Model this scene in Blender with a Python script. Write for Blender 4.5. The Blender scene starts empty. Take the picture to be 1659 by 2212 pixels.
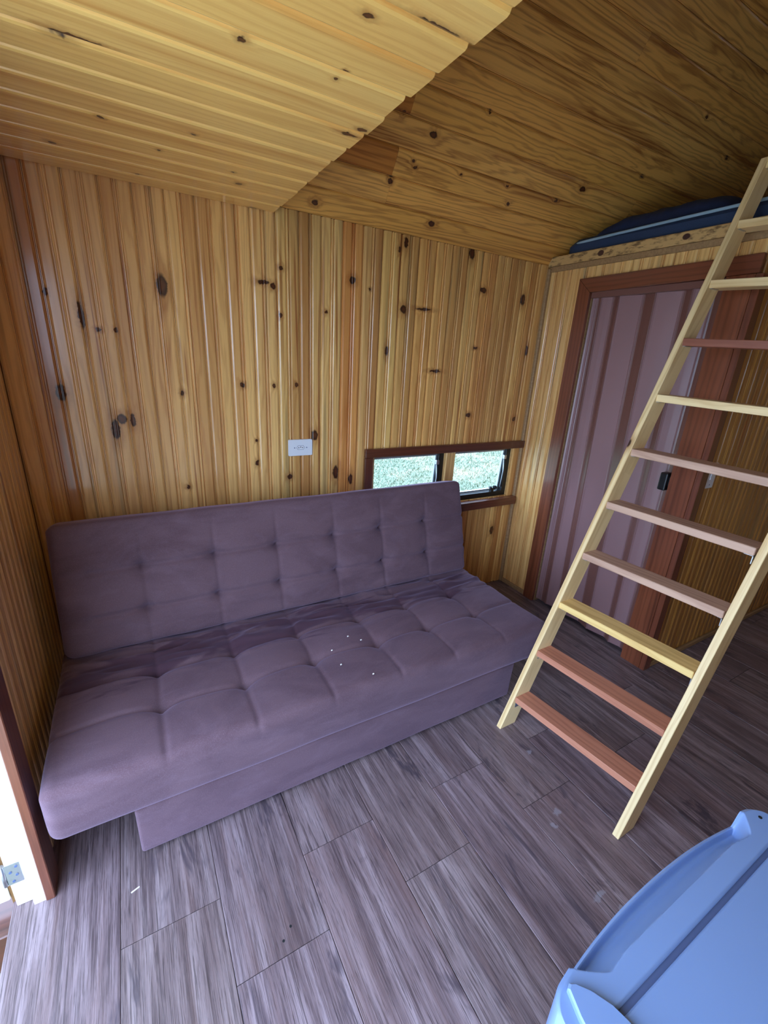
import bpy, bmesh, math, random
import numpy as np
from mathutils import Matrix, Vector, noise

SC = bpy.context.scene
COL = SC.collection
random.seed(7)

# ------------------------------------------------------------------ camera
W, H = 1659.0, 2212.0
CA, CB, CC, CF = 1.23258009, -0.53373578, 0.05723635, 946.00535
Rm = Matrix.Rotation(CB, 3, 'Z') @ Matrix.Rotation(CA, 3, 'X') @ Matrix.Rotation(CC, 3, 'Z')
cd = bpy.data.cameras.new('camera')
cam = bpy.data.objects.new('camera', cd)
COL.objects.link(cam)
cd.sensor_fit = 'HORIZONTAL'
cd.sensor_width = 36.0
cd.lens = CF / W * 36.0
cd.clip_start = 0.01
cam.matrix_world = Matrix.Translation((0, -2.0, 1.46)) @ Rm.to_4x4()
SC.camera = cam

# ------------------------------------------------------------------ light
world = bpy.data.worlds.new('world'); SC.world = world
world.use_nodes = True
wn = world.node_tree
wn.nodes.clear()
wo = wn.nodes.new('ShaderNodeOutputWorld')
wb = wn.nodes.new('ShaderNodeBackground')
wb.inputs['Color'].default_value = (0.50, 0.68, 1.0, 1)
wb.inputs['Strength'].default_value = 5.0
wn.links.new(wb.outputs[0], wo.inputs[0])
SUN_E = 0.0

def portal(name, loc, rot, sx, sy):
    l = bpy.data.lights.new(name, 'AREA')
    l.shape = 'RECTANGLE'; l.size = sx; l.size_y = sy
    l.cycles.is_portal = True
    o = bpy.data.objects.new(name, l); COL.objects.link(o)
    o.location = loc; o.rotation_euler = rot
DOOR_Y0, DOOR_Y1, DOOR_Z = -0.897, -2.62, 1.90  # doorway widened out of view to let in more light
portal('door_portal', (-0.44, (DOOR_Y0 + DOOR_Y1) / 2, DOOR_Z / 2), (math.pi / 2, 0, -math.pi / 2), 1.72, 1.9)
portal('window_portal', (1.61, 0.075, 0.81), (-math.pi / 2, 0, 0), 1.02, 0.31)

vs = SC.view_settings
vs.view_transform = 'Standard'; vs.look = 'None'; vs.gamma = 1.0
vs.use_curve_mapping = False
vs.exposure = 1.1
SC.cycles.use_denoising = True
SC.cycles.max_bounces = 10
SC.cycles.diffuse_bounces = 8
SC.cycles.sample_clamp_indirect = 8.0

# ------------------------------------------------------------------ node helpers
def srgb(r, g, b):
    f = lambda c: (c / 255 / 12.92) if c / 255 <= 0.04045 else ((c / 255 + 0.055) / 1.055) ** 2.4
    return (f(r), f(g), f(b), 1)

class N:
    def __init__(self, name):
        self.m = bpy.data.materials.new(name); self.m.use_nodes = True
        self.t = self.m.node_tree; self.t.nodes.clear()
        self.out = self.t.nodes.new('ShaderNodeOutputMaterial')
    def n(self, typ, **kw):
        nd = self.t.nodes.new('ShaderNode' + typ)
        for k, v in kw.items(): setattr(nd, k, v)
        return nd
    def l(self, a, b): self.t.links.new(a, b)
    def set(self, sock, v):
        if isinstance(v, bpy.types.NodeSocket): self.l(v, sock)
        else: sock.default_value = v
    def math(self, op, a, b=0.0, c=0.0, clamp=False):
        nd = self.n('Math', operation=op, use_clamp=clamp)
        self.set(nd.inputs[0], a); self.set(nd.inputs[1], b); self.set(nd.inputs[2], c)
        return nd.outputs[0]
    def vmath(self, op, a, b=(0, 0, 0)):
        nd = self.n('VectorMath', operation=op)
        self.set(nd.inputs[0], a); self.set(nd.inputs[1], b)
        return nd.outputs['Value'] if op in ('LENGTH', 'DOT_PRODUCT', 'DISTANCE') else nd.outputs[0]
    def noise(self, vec, scale, detail=2, rough=0.5, dist=0.0):
        nd = self.n('TexNoise')
        self.set(nd.inputs['Vector'], vec)
        nd.inputs['Scale'].default_value = scale; nd.inputs['Detail'].default_value = detail
        nd.inputs['Roughness'].default_value = rough; nd.inputs['Distortion'].default_value = dist
        return nd.outputs[0]
    def mix(self, fac, a, b, blend='MIX'):
        nd = self.n('Mix', data_type='RGBA', blend_type=blend)
        self.set(nd.inputs[0], fac); self.set(nd.inputs[6], a); self.set(nd.inputs[7], b)
        return nd.outputs[2]
    def ramp(self, fac, stops):
        nd = self.n('ValToRGB')
        self.set(nd.inputs[0], fac)
        e = nd.color_ramp.elements
        while len(e) < len(stops): e.new(0.5)
        for i, (p, c) in enumerate(stops):
            e[i].position = p
            e[i].color = c if isinstance(c, tuple) else (c, c, c, 1)
        return nd.outputs[0]
    def step(self, v, lo, hi):
        nd = self.n('MapRange', interpolation_type='SMOOTHSTEP')
        self.set(nd.inputs[0], v); nd.inputs[1].default_value = lo; nd.inputs[2].default_value = hi
        return nd.outputs[0]
    def bsdf(self, color, rough=0.5, bump=None, bstr=0.3, bdist=0.002, **kw):
        b = self.n('BsdfPrincipled')
        self.set(b.inputs['Base Color'], color); self.set(b.inputs['Roughness'], rough)
        for k, v in kw.items(): self.set(b.inputs[k.replace('_', ' ')], v)
        if bump is not None:
            bn = self.n('Bump'); bn.inputs['Strength'].default_value = bstr
            bn.inputs['Distance'].default_value = bdist
            self.l(bump, bn.inputs['Height']); self.l(bn.outputs[0], b.inputs['Normal'])
        self.l(b.outputs[0], self.out.inputs[0])
        return self.m

def plain(name, col, rough=0.5, **kw):
    return N(name).bsdf(col, rough, **kw)

def wood(name, light, dark, knots=(), knot_axes='xz', rough=0.34, ring=1.0, knot_rate=0.0, grain=1.0, coat=0.5, halves=0.0, lw=0.40, fa=0.7):
    """Planed softwood. Grain runs along local X of each board; knots is a list of (u, v, ru, rv)
    in the plane of the surface (world metres), colour is tinted per board by the object colour."""
    k = N(name)
    tc = k.n('TexCoord'); oi = k.n('ObjectInfo')
    rnd = oi.outputs['Random']
    off = k.n('CombineXYZ')
    k.l(k.math('MULTIPLY', rnd, 37.0), off.inputs[0]); k.l(k.math('MULTIPLY', rnd, 11.3), off.inputs[1]); k.l(k.math('MULTIPLY', rnd, 5.7), off.inputs[2])
    p = k.vmath('ADD', tc.outputs['Object'], off.outputs[0])
    geo = k.n('NewGeometry')
    # knots in surface coordinates
    kd = None
    if knots:
        sp = k.n('SeparateXYZ'); k.l(geo.outputs['Position'], sp.inputs[0])
        cb = k.n('CombineXYZ')
        k.l(sp.outputs[0], cb.inputs[0])
        if knot_axes == 'xz': k.l(sp.outputs[2], cb.inputs[1])
        elif knot_axes == 'xy': k.l(sp.outputs[1], cb.inputs[1])
        elif knot_axes == 'xs': k.l(k.math('MULTIPLY', sp.outputs[1], -1 / math.cos(math.radians(57))), cb.inputs[1])
        warp = k.n('TexNoise'); k.l(geo.outputs['Position'], warp.inputs['Vector']); warp.inputs['Scale'].default_value = 60; warp.inputs['Detail'].default_value = 2
        w2 = k.vmath('MULTIPLY', k.vmath('SUBTRACT', warp.outputs[1], (0.5, 0.5, 0.5)), (0.016, 0.016, 0))
        q = k.vmath('ADD', cb.outputs[0], w2)
        for (u, v, ru, rv) in knots:
            d = k.vmath('LENGTH', k.vmath('MULTIPLY', k.vmath('SUBTRACT', q, (u, v, 0)), (1 / max(ru, .005), 1 / max(rv, .005), 0)))
            kd = d if kd is None else k.math('MINIMUM', kd, d)
    # sparse random knots in board coordinates
    if knot_rate > 0:
        vo = k.n('TexVoronoi'); vo.inputs['Scale'].default_value = 1.0
        k.l(k.vmath('MULTIPLY', p, (3.2, 7.0, 0.0)), vo.inputs['Vector'])
        cs = k.n('SeparateColor'); k.l(vo.outputs['Color'], cs.inputs[0])
        off2 = k.math('MULTIPLY', k.math('GREATER_THAN', cs.outputs[0], knot_rate), 50.0)
        d = k.math('ADD', k.math('MULTIPLY', vo.outputs['Distance'], k.math('ADD', 8.0, k.math('MULTIPLY', cs.outputs[1], 12.0))), off2)
        kd = d if kd is None else k.math('MINIMUM', kd, d)
    st = k.vmath('MULTIPLY', p, (0.9, 9.0, 9.0))
    n1 = k.noise(st, 1.0, 4, 0.55, 0.6)
    sp2 = k.n('SeparateXYZ'); k.l(p, sp2.inputs[0])
    ph = k.math('ADD', k.math('MULTIPLY', sp2.outputs[1], 95.0 * grain), k.math('MULTIPLY', n1, 16.0 * ring))
    if kd is not None:
        kk = k.math('DIVIDE', 6.0, k.math('ADD', k.math('MULTIPLY', kd, kd), 1.6))
        ph = k.math('ADD', ph, kk)
    line = k.math('MULTIPLY', k.math('ADD', k.math('SINE', k.math('MULTIPLY', ph, 2.6)), 1.0), 0.5)
    line = k.math('POWER', line, 2.2)
    fine = k.noise(k.vmath('MULTIPLY', p, (3.0, 260.0, 260.0)), 1.0, 2, 0.6)
    big = k.noise(k.vmath('MULTIPLY', p, (0.7, 14.0, 14.0)), 1.0, 2, 0.6)
    amt = k.math('ADD', k.math('MULTIPLY', line, lw), k.math('MULTIPLY', k.math('SUBTRACT', fine, 0.5), fa))
    amt = k.math('ADD', amt, k.math('MULTIPLY', k.step(big, 0.50, 0.72), 0.55), clamp=True)
    c = k.mix(amt, light, dark)
    if halves > 0:
        s1 = k.math('GREATER_THAN', k.n('SeparateXYZ').outputs[1], 0.0) if False else None
        so = k.n('SeparateXYZ'); k.l(tc.outputs['Object'], so.inputs[0])
        side = k.math('GREATER_THAN', so.outputs[1], 0.0)
        wnz = k.n('TexWhiteNoise', noise_dimensions='1D'); k.l(k.math('ADD', k.math('MULTIPLY', rnd, 91.0), side), wnz.inputs['W'])
        c = k.mix(k.math('MULTIPLY', k.math('POWER', wnz.outputs['Value'], 1.6), halves), c, dark)
        gs = k.noise(k.vmath('MULTIPLY', p, (0.8, 22.0, 0.0)), 1.0, 1, 0.5)
        rs_ = k.noise(k.vmath('ADD', k.vmath('MULTIPLY', p, (0.7, 34.0, 0.0)), (9.0, 4.0, 0)), 1.0, 2, 0.5, 0.4)
        c = k.mix(k.math('MULTIPLY', k.step(rs_, 0.62, 0.72), 0.75), c, srgb(150, 76, 36))
        c = k.mix(k.math('MULTIPLY', k.step(gs, 0.62, 0.75), 0.45), c, srgb(120, 105, 80))
    c = k.mix(1.0, c, oi.outputs['Color'], 'MULTIPLY')
    hgt = k.math('ADD', k.math('MULTIPLY', fine, 0.5), k.math('MULTIPLY', line, -0.5))
    if kd is not None:
        kd = k.math('MULTIPLY', kd, 1.15)
        halo = k.math('SUBTRACT', 1.0, k.step(kd, 0.9, 3.0))
        c = k.mix(k.math('MULTIPLY', halo, 0.45), c, srgb(150, 84, 34))
        core = k.math('SUBTRACT', 1.0, k.step(kd, 0.75, 1.15))
        c = k.mix(core, c, k.mix(k.step(kd, 0.2, 0.9), srgb(92, 48, 26), srgb(52, 26, 16)))
    return k.bsdf(c, rough, bump=hgt, bstr=0.25, bdist=0.0008, Coat_Weight=coat, Coat_Roughness=0.14)

# ------------------------------------------------------------------ materials
KW = [(0.165,1.669,0.022,0.047),(0.545,1.726,0.030,0.010),(0.585,1.715,0.014,0.014),(-0.205,1.278,0.019,0.036),(-0.050,1.140,0.018,0.045),(-0.025,1.180,0.020,0.022),(0.012,1.175,0.010,0.030),(-0.058,1.500,0.011,0.008),(-0.005,1.502,0.007,0.011),(0.440,1.316,0.012,0.012),(0.200,1.281,0.009,0.013),(0.577,1.317,0.008,0.012),(0.680,1.321,0.010,0.012),(0.491,1.074,0.008,0.008),(0.190,0.884,0.009,0.010),(0.620,1.788,0.012,0.011),(0.614,1.605,0.008,0.011),(0.949,1.782,0.018,0.018),(1.040,1.754,0.007,0.008),(1.187,1.939,0.010,0.015),(1.219,1.970,0.014,0.028),(1.616,1.985,0.018,0.035),(1.718,1.826,0.022,0.015),(2.014,1.810,0.016,0.036),(1.227,1.688,0.020,0.022),(1.144,1.492,0.012,0.028),(1.710,1.537,0.015,0.008),(2.103,1.547,0.012,0.035),(0.823,1.637,0.010,0.009),(0.769,1.089,0.018,0.030),(0.882,0.897,0.018,0.042),(1.713,1.172,0.018,0.014),(2.081,1.144,0.016,0.016),(2.030,0.406,0.022,0.034),(-0.197,1.611,0.006,0.014),(-0.105,1.545,0.010,0.054),(0.642,0.892,0.014,0.016),(0.967,0.853,0.012,0.035),(0.489,0.971,0.010,0.016),(1.345,1.699,0.052,0.0075),(1.448,1.407,0.042,0.0085)]
KA = [(-0.030,-0.805,0.020,0.014),(0.000,-0.812,0.045,0.006),(0.253,-0.985,0.010,0.008),(0.411,-1.165,0.011,0.007),(0.437,-0.978,0.005,0.006),(0.443,-1.012,0.004,0.004),(0.558,-0.782,0.025,0.007),(0.574,-0.823,0.014,0.009),(0.408,-0.246,0.012,0.012),(0.161,-0.368,0.007,0.008),(-0.096,-0.226,0.013,0.010),(0.027,-0.486,0.008,0.006),(0.117,-0.111,0.010,0.010),(0.511,-0.012,0.020,0.010),(0.231,-0.536,0.007,0.005),(0.372,-0.339,0.006,0.006),(0.52,-1.21,0.05,0.006)]
KB = [(1.193,0.370,0.022,0.012),(1.139,0.271,0.008,0.007),(1.156,0.251,0.011,0.007),(1.386,0.274,0.010,0.006),(1.411,0.494,0.007,0.004),(1.062,0.182,0.013,0.011),(0.760,0.045,0.016,0.012),(1.327,0.067,0.020,0.014),(1.700,0.224,0.010,0.009),(1.653,0.287,0.010,0.005),(1.980,0.288,0.012,0.005),(2.111,0.367,0.024,0.012),(2.456,0.496,0.014,0.006),(2.637,0.782,0.012,0.006),(2.993,0.694,0.016,0.006),(1.039,0.400,0.009,0.008)]
PINE_L, PINE_D = srgb(242, 198, 128), srgb(176, 110, 58)
M_wall = wood('varnished_pine_wall', PINE_L, PINE_D, KW, 'xz', halves=0.8, lw=0.30, fa=0.5)
M_ceil = wood('varnished_pine_flat_ceiling', srgb(255, 208, 122), srgb(226, 158, 78), KA, 'xy', lw=0.35, ring=0.8)
M_slope = wood('varnished_pine_sloped_ceiling', srgb(244, 184, 98), srgb(160, 98, 44), KB, 'xs', lw=0.5, ring=1.2)
M_side = wood('varnished_pine_side_wall', PINE_L, srgb(186, 126, 68), knot_rate=0.10, halves=0.35)
M_darkw = wood('varnished_pine_corridor', srgb(206, 150, 72), srgb(140, 84, 32), knot_rate=0.10, halves=0.4)
M_red = wood('reddish_brown_hardwood', srgb(128, 70, 46), srgb(82, 40, 24), ring=0.5, rough=0.35)
M_winred = wood('dark_reddish_window_trim', srgb(98, 50, 34), srgb(62, 30, 20), ring=0.5, rough=0.4)
M_lad = wood('pale_ladder_pine', srgb(244, 214, 158), srgb(204, 160, 98), ring=0.7, knot_rate=0.03, coat=0.05, rough=0.5)
M_cedar = wood('orange_red_cedar', srgb(200, 140, 112), srgb(146, 90, 68), ring=0.6, coat=0.05, rough=0.45)
M_pink = wood('pinkish_hardwood_tread', srgb(204, 166, 140), srgb(150, 108, 86), ring=0.6, coat=0.05, rough=0.5)
M_jamb = wood('raw_pale_jamb_wood', srgb(250, 246, 232), srgb(226, 214, 190), ring=0.3, coat=0.0, rough=0.5)
M_plainp = plain('plain_pale_pine_board', srgb(196, 154, 96), 0.5)
M_shell = plain('plain_pine_backing', srgb(120, 84, 44), 0.7)

k = N('mottled_loft_beam')
tc = k.n('TexCoord')
a = k.noise(k.vmath('MULTIPLY', tc.outputs['Object'], (22, 60, 60)), 1.0, 4, 0.65)
kn = k.math('MINIMUM', k.vmath('LENGTH', k.vmath('MULTIPLY', k.vmath('SUBTRACT', tc.outputs['Object'], (0.33, 0, 0)), (55, 70, 0))),
            k.vmath('LENGTH', k.vmath('MULTIPLY', k.vmath('SUBTRACT', tc.outputs['Object'], (0.74, 0.002, 0)), (60, 80, 0))))
c = k.mix(k.step(a, 0.45, 0.68), srgb(206, 166, 108), srgb(112, 84, 50))
c = k.mix(k.math('SUBTRACT', 1.0, k.step(kn, 0.8, 1.1)), c, srgb(70, 38, 28))
M_beam = k.bsdf(c, 0.55, bump=a, bstr=0.3, bdist=0.002)

k = N('grey_weathered_trim')
tc = k.n('TexCoord')
a = k.noise(k.vmath('MULTIPLY', tc.outputs['Object'], (4, 90, 90)), 1.0, 4, 0.6)
M_gtrim = k.bsdf(k.mix(a, srgb(190, 152, 106), srgb(110, 80, 52)), 0.55, bump=a, bstr=0.3, bdist=0.001)

def floor_mat():
    k = N('wood_look_vinyl_floor')
    tc = k.n('TexCoord'); oi = k.n('ObjectInfo'); rnd = oi.outputs['Random']
    off = k.n('CombineXYZ'); k.l(k.math('MULTIPLY', rnd, 23.0), off.inputs[0]); k.l(k.math('MULTIPLY', rnd, 7.0), off.inputs[1])
    p = k.vmath('ADD', tc.outputs['Object'], off.outputs[0])
    streak = k.noise(k.vmath('MULTIPLY', p, (1.6, 26.0, 1)), 1.0, 6, 0.62, 0.5)
    fine = k.noise(k.vmath('MULTIPLY', p, (10.0, 420.0, 1)), 1.0, 3, 0.7, 0.3)
    mid = k.noise(k.vmath('MULTIPLY', p, (4.0, 150.0, 1)), 1.0, 4, 0.7, 0.8)
    patch = k.noise(k.vmath('MULTIPLY', p, (2.6, 9.0, 1)), 1.0, 4, 0.7, 1.2)
    hue = k.noise(k.vmath('MULTIPLY', p, (1.1, 14.0, 1)), 1.0, 3, 0.6, 0.5)
    c = k.ramp(streak, [(0.3, srgb(92, 76, 78)), (0.5, srgb(132, 113, 114)), (0.7, srgb(172, 154, 156))])
    c = k.mix(k.math('MULTIPLY', k.step(mid, 0.50, 0.62), 0.62), c, srgb(64, 50, 52))
    c = k.mix(k.math('MULTIPLY', k.step(fine, 0.52, 0.66), 0.75), c, srgb(58, 46, 44))
    c = k.mix(k.math('MULTIPLY', k.math('SUBTRACT', 1.0, k.step(fine, 0.30, 0.44)), 0.22), c, srgb(186, 172, 168))
    c = k.mix(k.math('MULTIPLY', k.step(hue, 0.48, 0.7), 0.4), c, srgb(122, 96, 92))
    c = k.mix(k.math('MULTIPLY', k.step(patch, 0.56, 0.68), 0.70), c, srgb(62, 54, 64))
    c = k.mix(1.0, c, oi.outputs['Color'], 'MULTIPLY')
    # pale paint drips on the boards
    geo = k.n('NewGeometry')
    wz = k.n('TexNoise'); k.l(geo.outputs['Position'], wz.inputs['Vector']); wz.inputs['Scale'].default_value = 55
    q = k.vmath('ADD', geo.outputs['Position'], k.vmath('MULTIPLY', k.vmath('SUBTRACT', wz.outputs[1], (0.5, 0.5, 0.5)), (0.03, 0.03, 0)))
    dd = None
    for (u, v, ru, rv) in [(1.235, -1.16, .014, .009), (1.132, -1.385, .014, .010), (1.085, -1.41, .010, .010), (1.035, -1.62, .03, .008), (1.07, -1.67, .013, .009)]:
        d = k.vmath('LENGTH', k.vmath('MULTIPLY', k.vmath('SUBTRACT', q, (u, v, 0)), (1 / ru, 1 / rv, 0)))
        dd = d if dd is None else k.math('MINIMUM', dd, d)
    c = k.mix(k.math('MULTIPLY', k.math('SUBTRACT', 1.0, k.step(dd, 0.6, 1.2)), 0.5), c, srgb(170, 165, 175))
    rg = k.math('ADD', 0.30, k.math('MULTIPLY', fine, 0.18))
    return k.bsdf(c, rg, bump=k.math('ADD', fine, k.math('MULTIPLY', mid, 0.6)), bstr=0.35, bdist=0.0012)
M_floor = floor_mat()

def suede():
    k = N('mauve_brown_suede')
    tc = k.n('TexCoord')
    o = tc.outputs['Object']
    nap = k.noise(k.vmath('MULTIPLY', o, (2.4, 5.0, 5.0)), 1.0, 4, 0.6, 1.2)
    nap2 = k.noise(k.vmath('MULTIPLY', o, (7.0, 16.0, 16.0)), 1.0, 3, 0.6, 0.8)
    fine = k.noise(o, 420.0, 3, 0.7)
    c = k.mix(k.step(nap, 0.38, 0.66), srgb(104, 80, 87), srgb(92, 69, 76))
    c = k.mix(k.math('MULTIPLY', k.step(nap2, 0.5, 0.72), 0.14), c, srgb(132, 110, 124))
    c = k.mix(k.math('MULTIPLY', k.step(fine, 0.45, 0.7), 0.18), c, srgb(150, 130, 140))
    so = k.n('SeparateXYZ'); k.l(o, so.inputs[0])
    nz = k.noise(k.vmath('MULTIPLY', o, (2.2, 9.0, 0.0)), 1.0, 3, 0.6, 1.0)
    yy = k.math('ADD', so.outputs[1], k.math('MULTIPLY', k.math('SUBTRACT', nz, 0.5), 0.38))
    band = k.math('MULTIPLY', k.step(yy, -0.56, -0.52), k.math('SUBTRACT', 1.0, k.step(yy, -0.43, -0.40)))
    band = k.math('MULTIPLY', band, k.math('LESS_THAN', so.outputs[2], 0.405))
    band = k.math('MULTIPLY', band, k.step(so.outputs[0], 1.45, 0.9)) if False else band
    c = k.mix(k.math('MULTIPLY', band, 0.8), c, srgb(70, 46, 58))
    wr = k.noise(k.vmath('MULTIPLY', o, (9.0, 22.0, 22.0)), 1.0, 3, 0.55, 0.6)
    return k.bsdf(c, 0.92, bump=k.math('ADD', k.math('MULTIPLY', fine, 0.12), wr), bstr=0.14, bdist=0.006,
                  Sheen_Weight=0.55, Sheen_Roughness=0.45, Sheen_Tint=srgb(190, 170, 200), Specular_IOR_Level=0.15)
M_suede = suede()

k = N('navy_mattress_fabric'); tc = k.n('TexCoord')
a = k.noise(tc.outputs['Object'], 300.0, 2, 0.6)
M_navy = k.bsdf(k.mix(a, srgb(28, 44, 74), srgb(46, 66, 100)), 0.85, bump=a, bstr=0.3, bdist=0.001)
k = N('dark_navy_quilt'); tc = k.n('TexCoord')
a = k.noise(tc.outputs['Object'], 26.0, 3, 0.6)
M_navy2 = k.bsdf(k.mix(a, srgb(18, 28, 58), srgb(34, 48, 86)), 0.9, bump=a, bstr=0.6, bdist=0.006)
M_piping = plain('pale_blue_piping', srgb(150, 178, 200), 0.6)
k = N('skylit_white_enamel'); tc = k.n('TexCoord')
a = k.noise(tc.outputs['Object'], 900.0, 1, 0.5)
M_enamel = k.bsdf(srgb(122, 147, 192), 0.30, bump=a, bstr=0.04, bdist=0.0003)  # white enamel; the blue of the skylight is put into its base colour
M_gasket = plain('grey_rubber_gasket', srgb(78, 92, 128), 0.6)
M_plast = plain('white_plastic', srgb(226, 230, 238), 0.3)
M_hole = plain('dark_socket_hole', srgb(24, 24, 26), 0.6)
M_blackm = plain('black_painted_aluminium', srgb(16, 17, 20), 0.35)
M_alu = plain('brushed_aluminium', srgb(190, 198, 204), 0.35, Metallic=0.7)
M_zinc = plain('zinc_plated_steel', srgb(196, 198, 204), 0.28, Metallic=0.9)
M_blackp = plain('black_plastic', srgb(14, 15, 18), 0.4)
M_pvc = plain('mauve_brown_pvc', srgb(146, 110, 110), 0.30, Specular_IOR_Level=0.6)
M_pvcd = plain('dark_brown_pvc', srgb(116, 76, 68), 0.32, Specular_IOR_Level=0.6)
M_rooftop = plain('outer_cladding', srgb(96, 66, 44), 0.8)
M_crumb = plain('white_crumb', srgb(240, 236, 228), 0.8)

k = N('window_glass')
tr = k.n('BsdfTransparent'); tr.inputs[0].default_value = (0.93, 0.97, 0.96, 1)
gl = k.n('BsdfGlossy'); gl.inputs['Roughness'].default_value = 0.02
fr = k.n('Fresnel'); fr.inputs[0].default_value = 1.45
mx = k.n('MixShader'); gg = k.n('NewGeometry'); k.l(k.math('MULTIPLY', fr.outputs[0], k.math('SUBTRACT', 1.0, gg.outputs['Backfacing'])), mx.inputs[0]); k.l(tr.outputs[0], mx.inputs[1]); k.l(gl.outputs[0], mx.inputs[2])
k.l(mx.outputs[0], k.out.inputs[0]); M_glass = k.m

k = N('grassy_ground'); geo = k.n('NewGeometry')
a = k.noise(geo.outputs['Position'], 5.0, 5, 0.7, 0.5); b = k.noise(geo.outputs['Position'], 1.2, 3, 0.6)
c = k.mix(a, srgb(74, 90, 66), srgb(128, 132, 106)); c = k.mix(k.step(b, 0.5, 0.7), c, srgb(150, 134, 104))
M_ground = k.bsdf(c, 0.9, bump=a, bstr=0.5, bdist=0.02)
k = N('grass_blades'); geo = k.n('NewGeometry')
a = k.noise(geo.outputs['Position'], 30.0, 2, 0.6); b = k.noise(geo.outputs['Position'], 1.5, 3, 0.6)
c = k.mix(k.step(a, 0.35, 0.65), srgb(84, 102, 78), srgb(170, 174, 150)); c = k.mix(k.math('MULTIPLY', k.step(b, 0.5, 0.65), 0.6), c, srgb(184, 172, 146))
M_grass = k.bsdf(c, 0.7)

# ------------------------------------------------------------------ object helpers
def base_inv(p):
    return Matrix.Translation(p.location).inverted() if p.parent is None else p['_inv'] if False else None

LOC = {}
def link(o, parent):
    COL.objects.link(o)
    if parent is not None:
        o.parent = parent
        t = Vector((0, 0, 0)); q = parent
        chain = Matrix.Identity(4)
        m = parent.matrix_basis.copy(); pi = parent.matrix_parent_inverse.copy(); pp = parent.parent
        w = m
        if pp is not None:
            w = pp.matrix_basis @ pi @ m
        o.matrix_parent_inverse = w.inverted()
    return o

def mobj(name, verts, faces, mat, parent=None, smooth=False, matrix=None):
    me = bpy.data.meshes.new(name)
    me.from_pydata([tuple(v) for v in verts], [], faces)
    me.update()
    if mat: me.materials.append(mat)
    if smooth:
        for f in me.polygons: f.use_smooth = True
    o = bpy.data.objects.new(name, me)
    if matrix is not None: o.matrix_basis = matrix
    link(o, parent)
    return o

def empty(name, loc):
    o = bpy.data.objects.new(name, None); o.location = loc
    COL.objects.link(o); o.empty_display_size = 0.1
    return o

def tag(o, label=None, cat=None, group=None, kind=None):
    if label: o['label'] = label
    if cat: o['category'] = cat
    if group: o['group'] = group
    if kind: o['kind'] = kind
    return o

def struct(o): o['kind'] = 'structure'; return o

def boxes(name, lst, mat, parent=None, bev=0.0, seg=2, origin=None, smooth=False):
    bm = bmesh.new()
    for (x0, x1, y0, y1, z0, z1) in lst:
        r = bmesh.ops.create_cube(bm, size=1.0)
        for v in r['verts']:
            v.co = Vector(((x0 + x1) / 2 + v.co.x * (x1 - x0), (y0 + y1) / 2 + v.co.y * (y1 - y0), (z0 + z1) / 2 + v.co.z * (z1 - z0)))
    if bev > 0:
        bmesh.ops.bevel(bm, geom=bm.edges[:], offset=bev, segments=seg, affect='EDGES', profile=0.5)
    bmesh.ops.recalc_face_normals(bm, faces=bm.faces[:])
    x0, x1, y0, y1, z0, z1 = lst[0]
    c = Vector(origin) if origin is not None else Vector(((x0 + x1) / 2, (y0 + y1) / 2, z0))
    for v in bm.verts: v.co -= c
    me = bpy.data.meshes.new(name); bm.to_mesh(me); bm.free()
    me.materials.append(mat)
    if smooth:
        for f in me.polygons: f.use_smooth = True
    o = bpy.data.objects.new(name, me); o.matrix_basis = Matrix.Translation(c)
    return link(o, parent)

def frame(o, X, Y):
    X = Vector(X).normalized(); Y = Vector(Y).normalized(); Z = X.cross(Y)
    m = Matrix.Identity(4)
    for i in range(3):
        m[i][0] = X[i]; m[i][1] = Y[i]; m[i][2] = Z[i]; m[i][3] = o[i]
    return m

def plank(parent, start, X, Y, L, w, mat, tint=(1, 1, 1), t=0.012, bead=True, name='plank', gap=0.0008, ch=0.0065, dz=0.0):
    """Board: length L along X from start, width w centred on Y, visible face towards X x Y."""
    h = w / 2 - gap
    pr = [(-h, -t), (-h, -ch * 1.1), (-h + ch * .32, -ch * 1.1), (-h + ch * .7, -ch * .35), (-h + ch * 1.6, 0)]
    if bead and w > 0.07:
        pr += [(-.0120, 0), (-.0088, -.0022), (-.0078, -.0072), (-.0036, -.0072), (-.0026, -.0010), (-.0013, -.0002), (0, 0), (.0013, -.0002), (.0026, -.0010), (.0036, -.0072), (.0078, -.0072), (.0088, -.0022), (.0120, 0)]
    pr += [(h - ch * 1.6, 0), (h - ch * .7, -ch * .35), (h - ch * .32, -ch * 1.1), (h, -ch * 1.1), (h, -t)]
    n = len(pr)
    v = [(0, a, b + dz) for a, b in pr] + [(L, a, b + dz) for a, b in pr]
    f = [(i, i + 1, n + i + 1, n + i) for i in range(n - 1)] + [(n - 1, 0, n, 2 * n - 1), tuple(range(n - 1, -1, -1)), tuple(range(n, 2 * n))]
    me = bpy.data.meshes.new(name); me.from_pydata(v, [], f); me.update()
    bm = bmesh.new(); bm.from_mesh(me); bmesh.ops.recalc_face_normals(bm, faces=bm.faces[:]); bm.to_mesh(me); bm.free()
    me.materials.append(mat)
    o = bpy.data.objects.new(name, me); o.matrix_basis = frame(start, X, Y)
    o.color = (*tint, 1)
    return link(o, parent)

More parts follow.
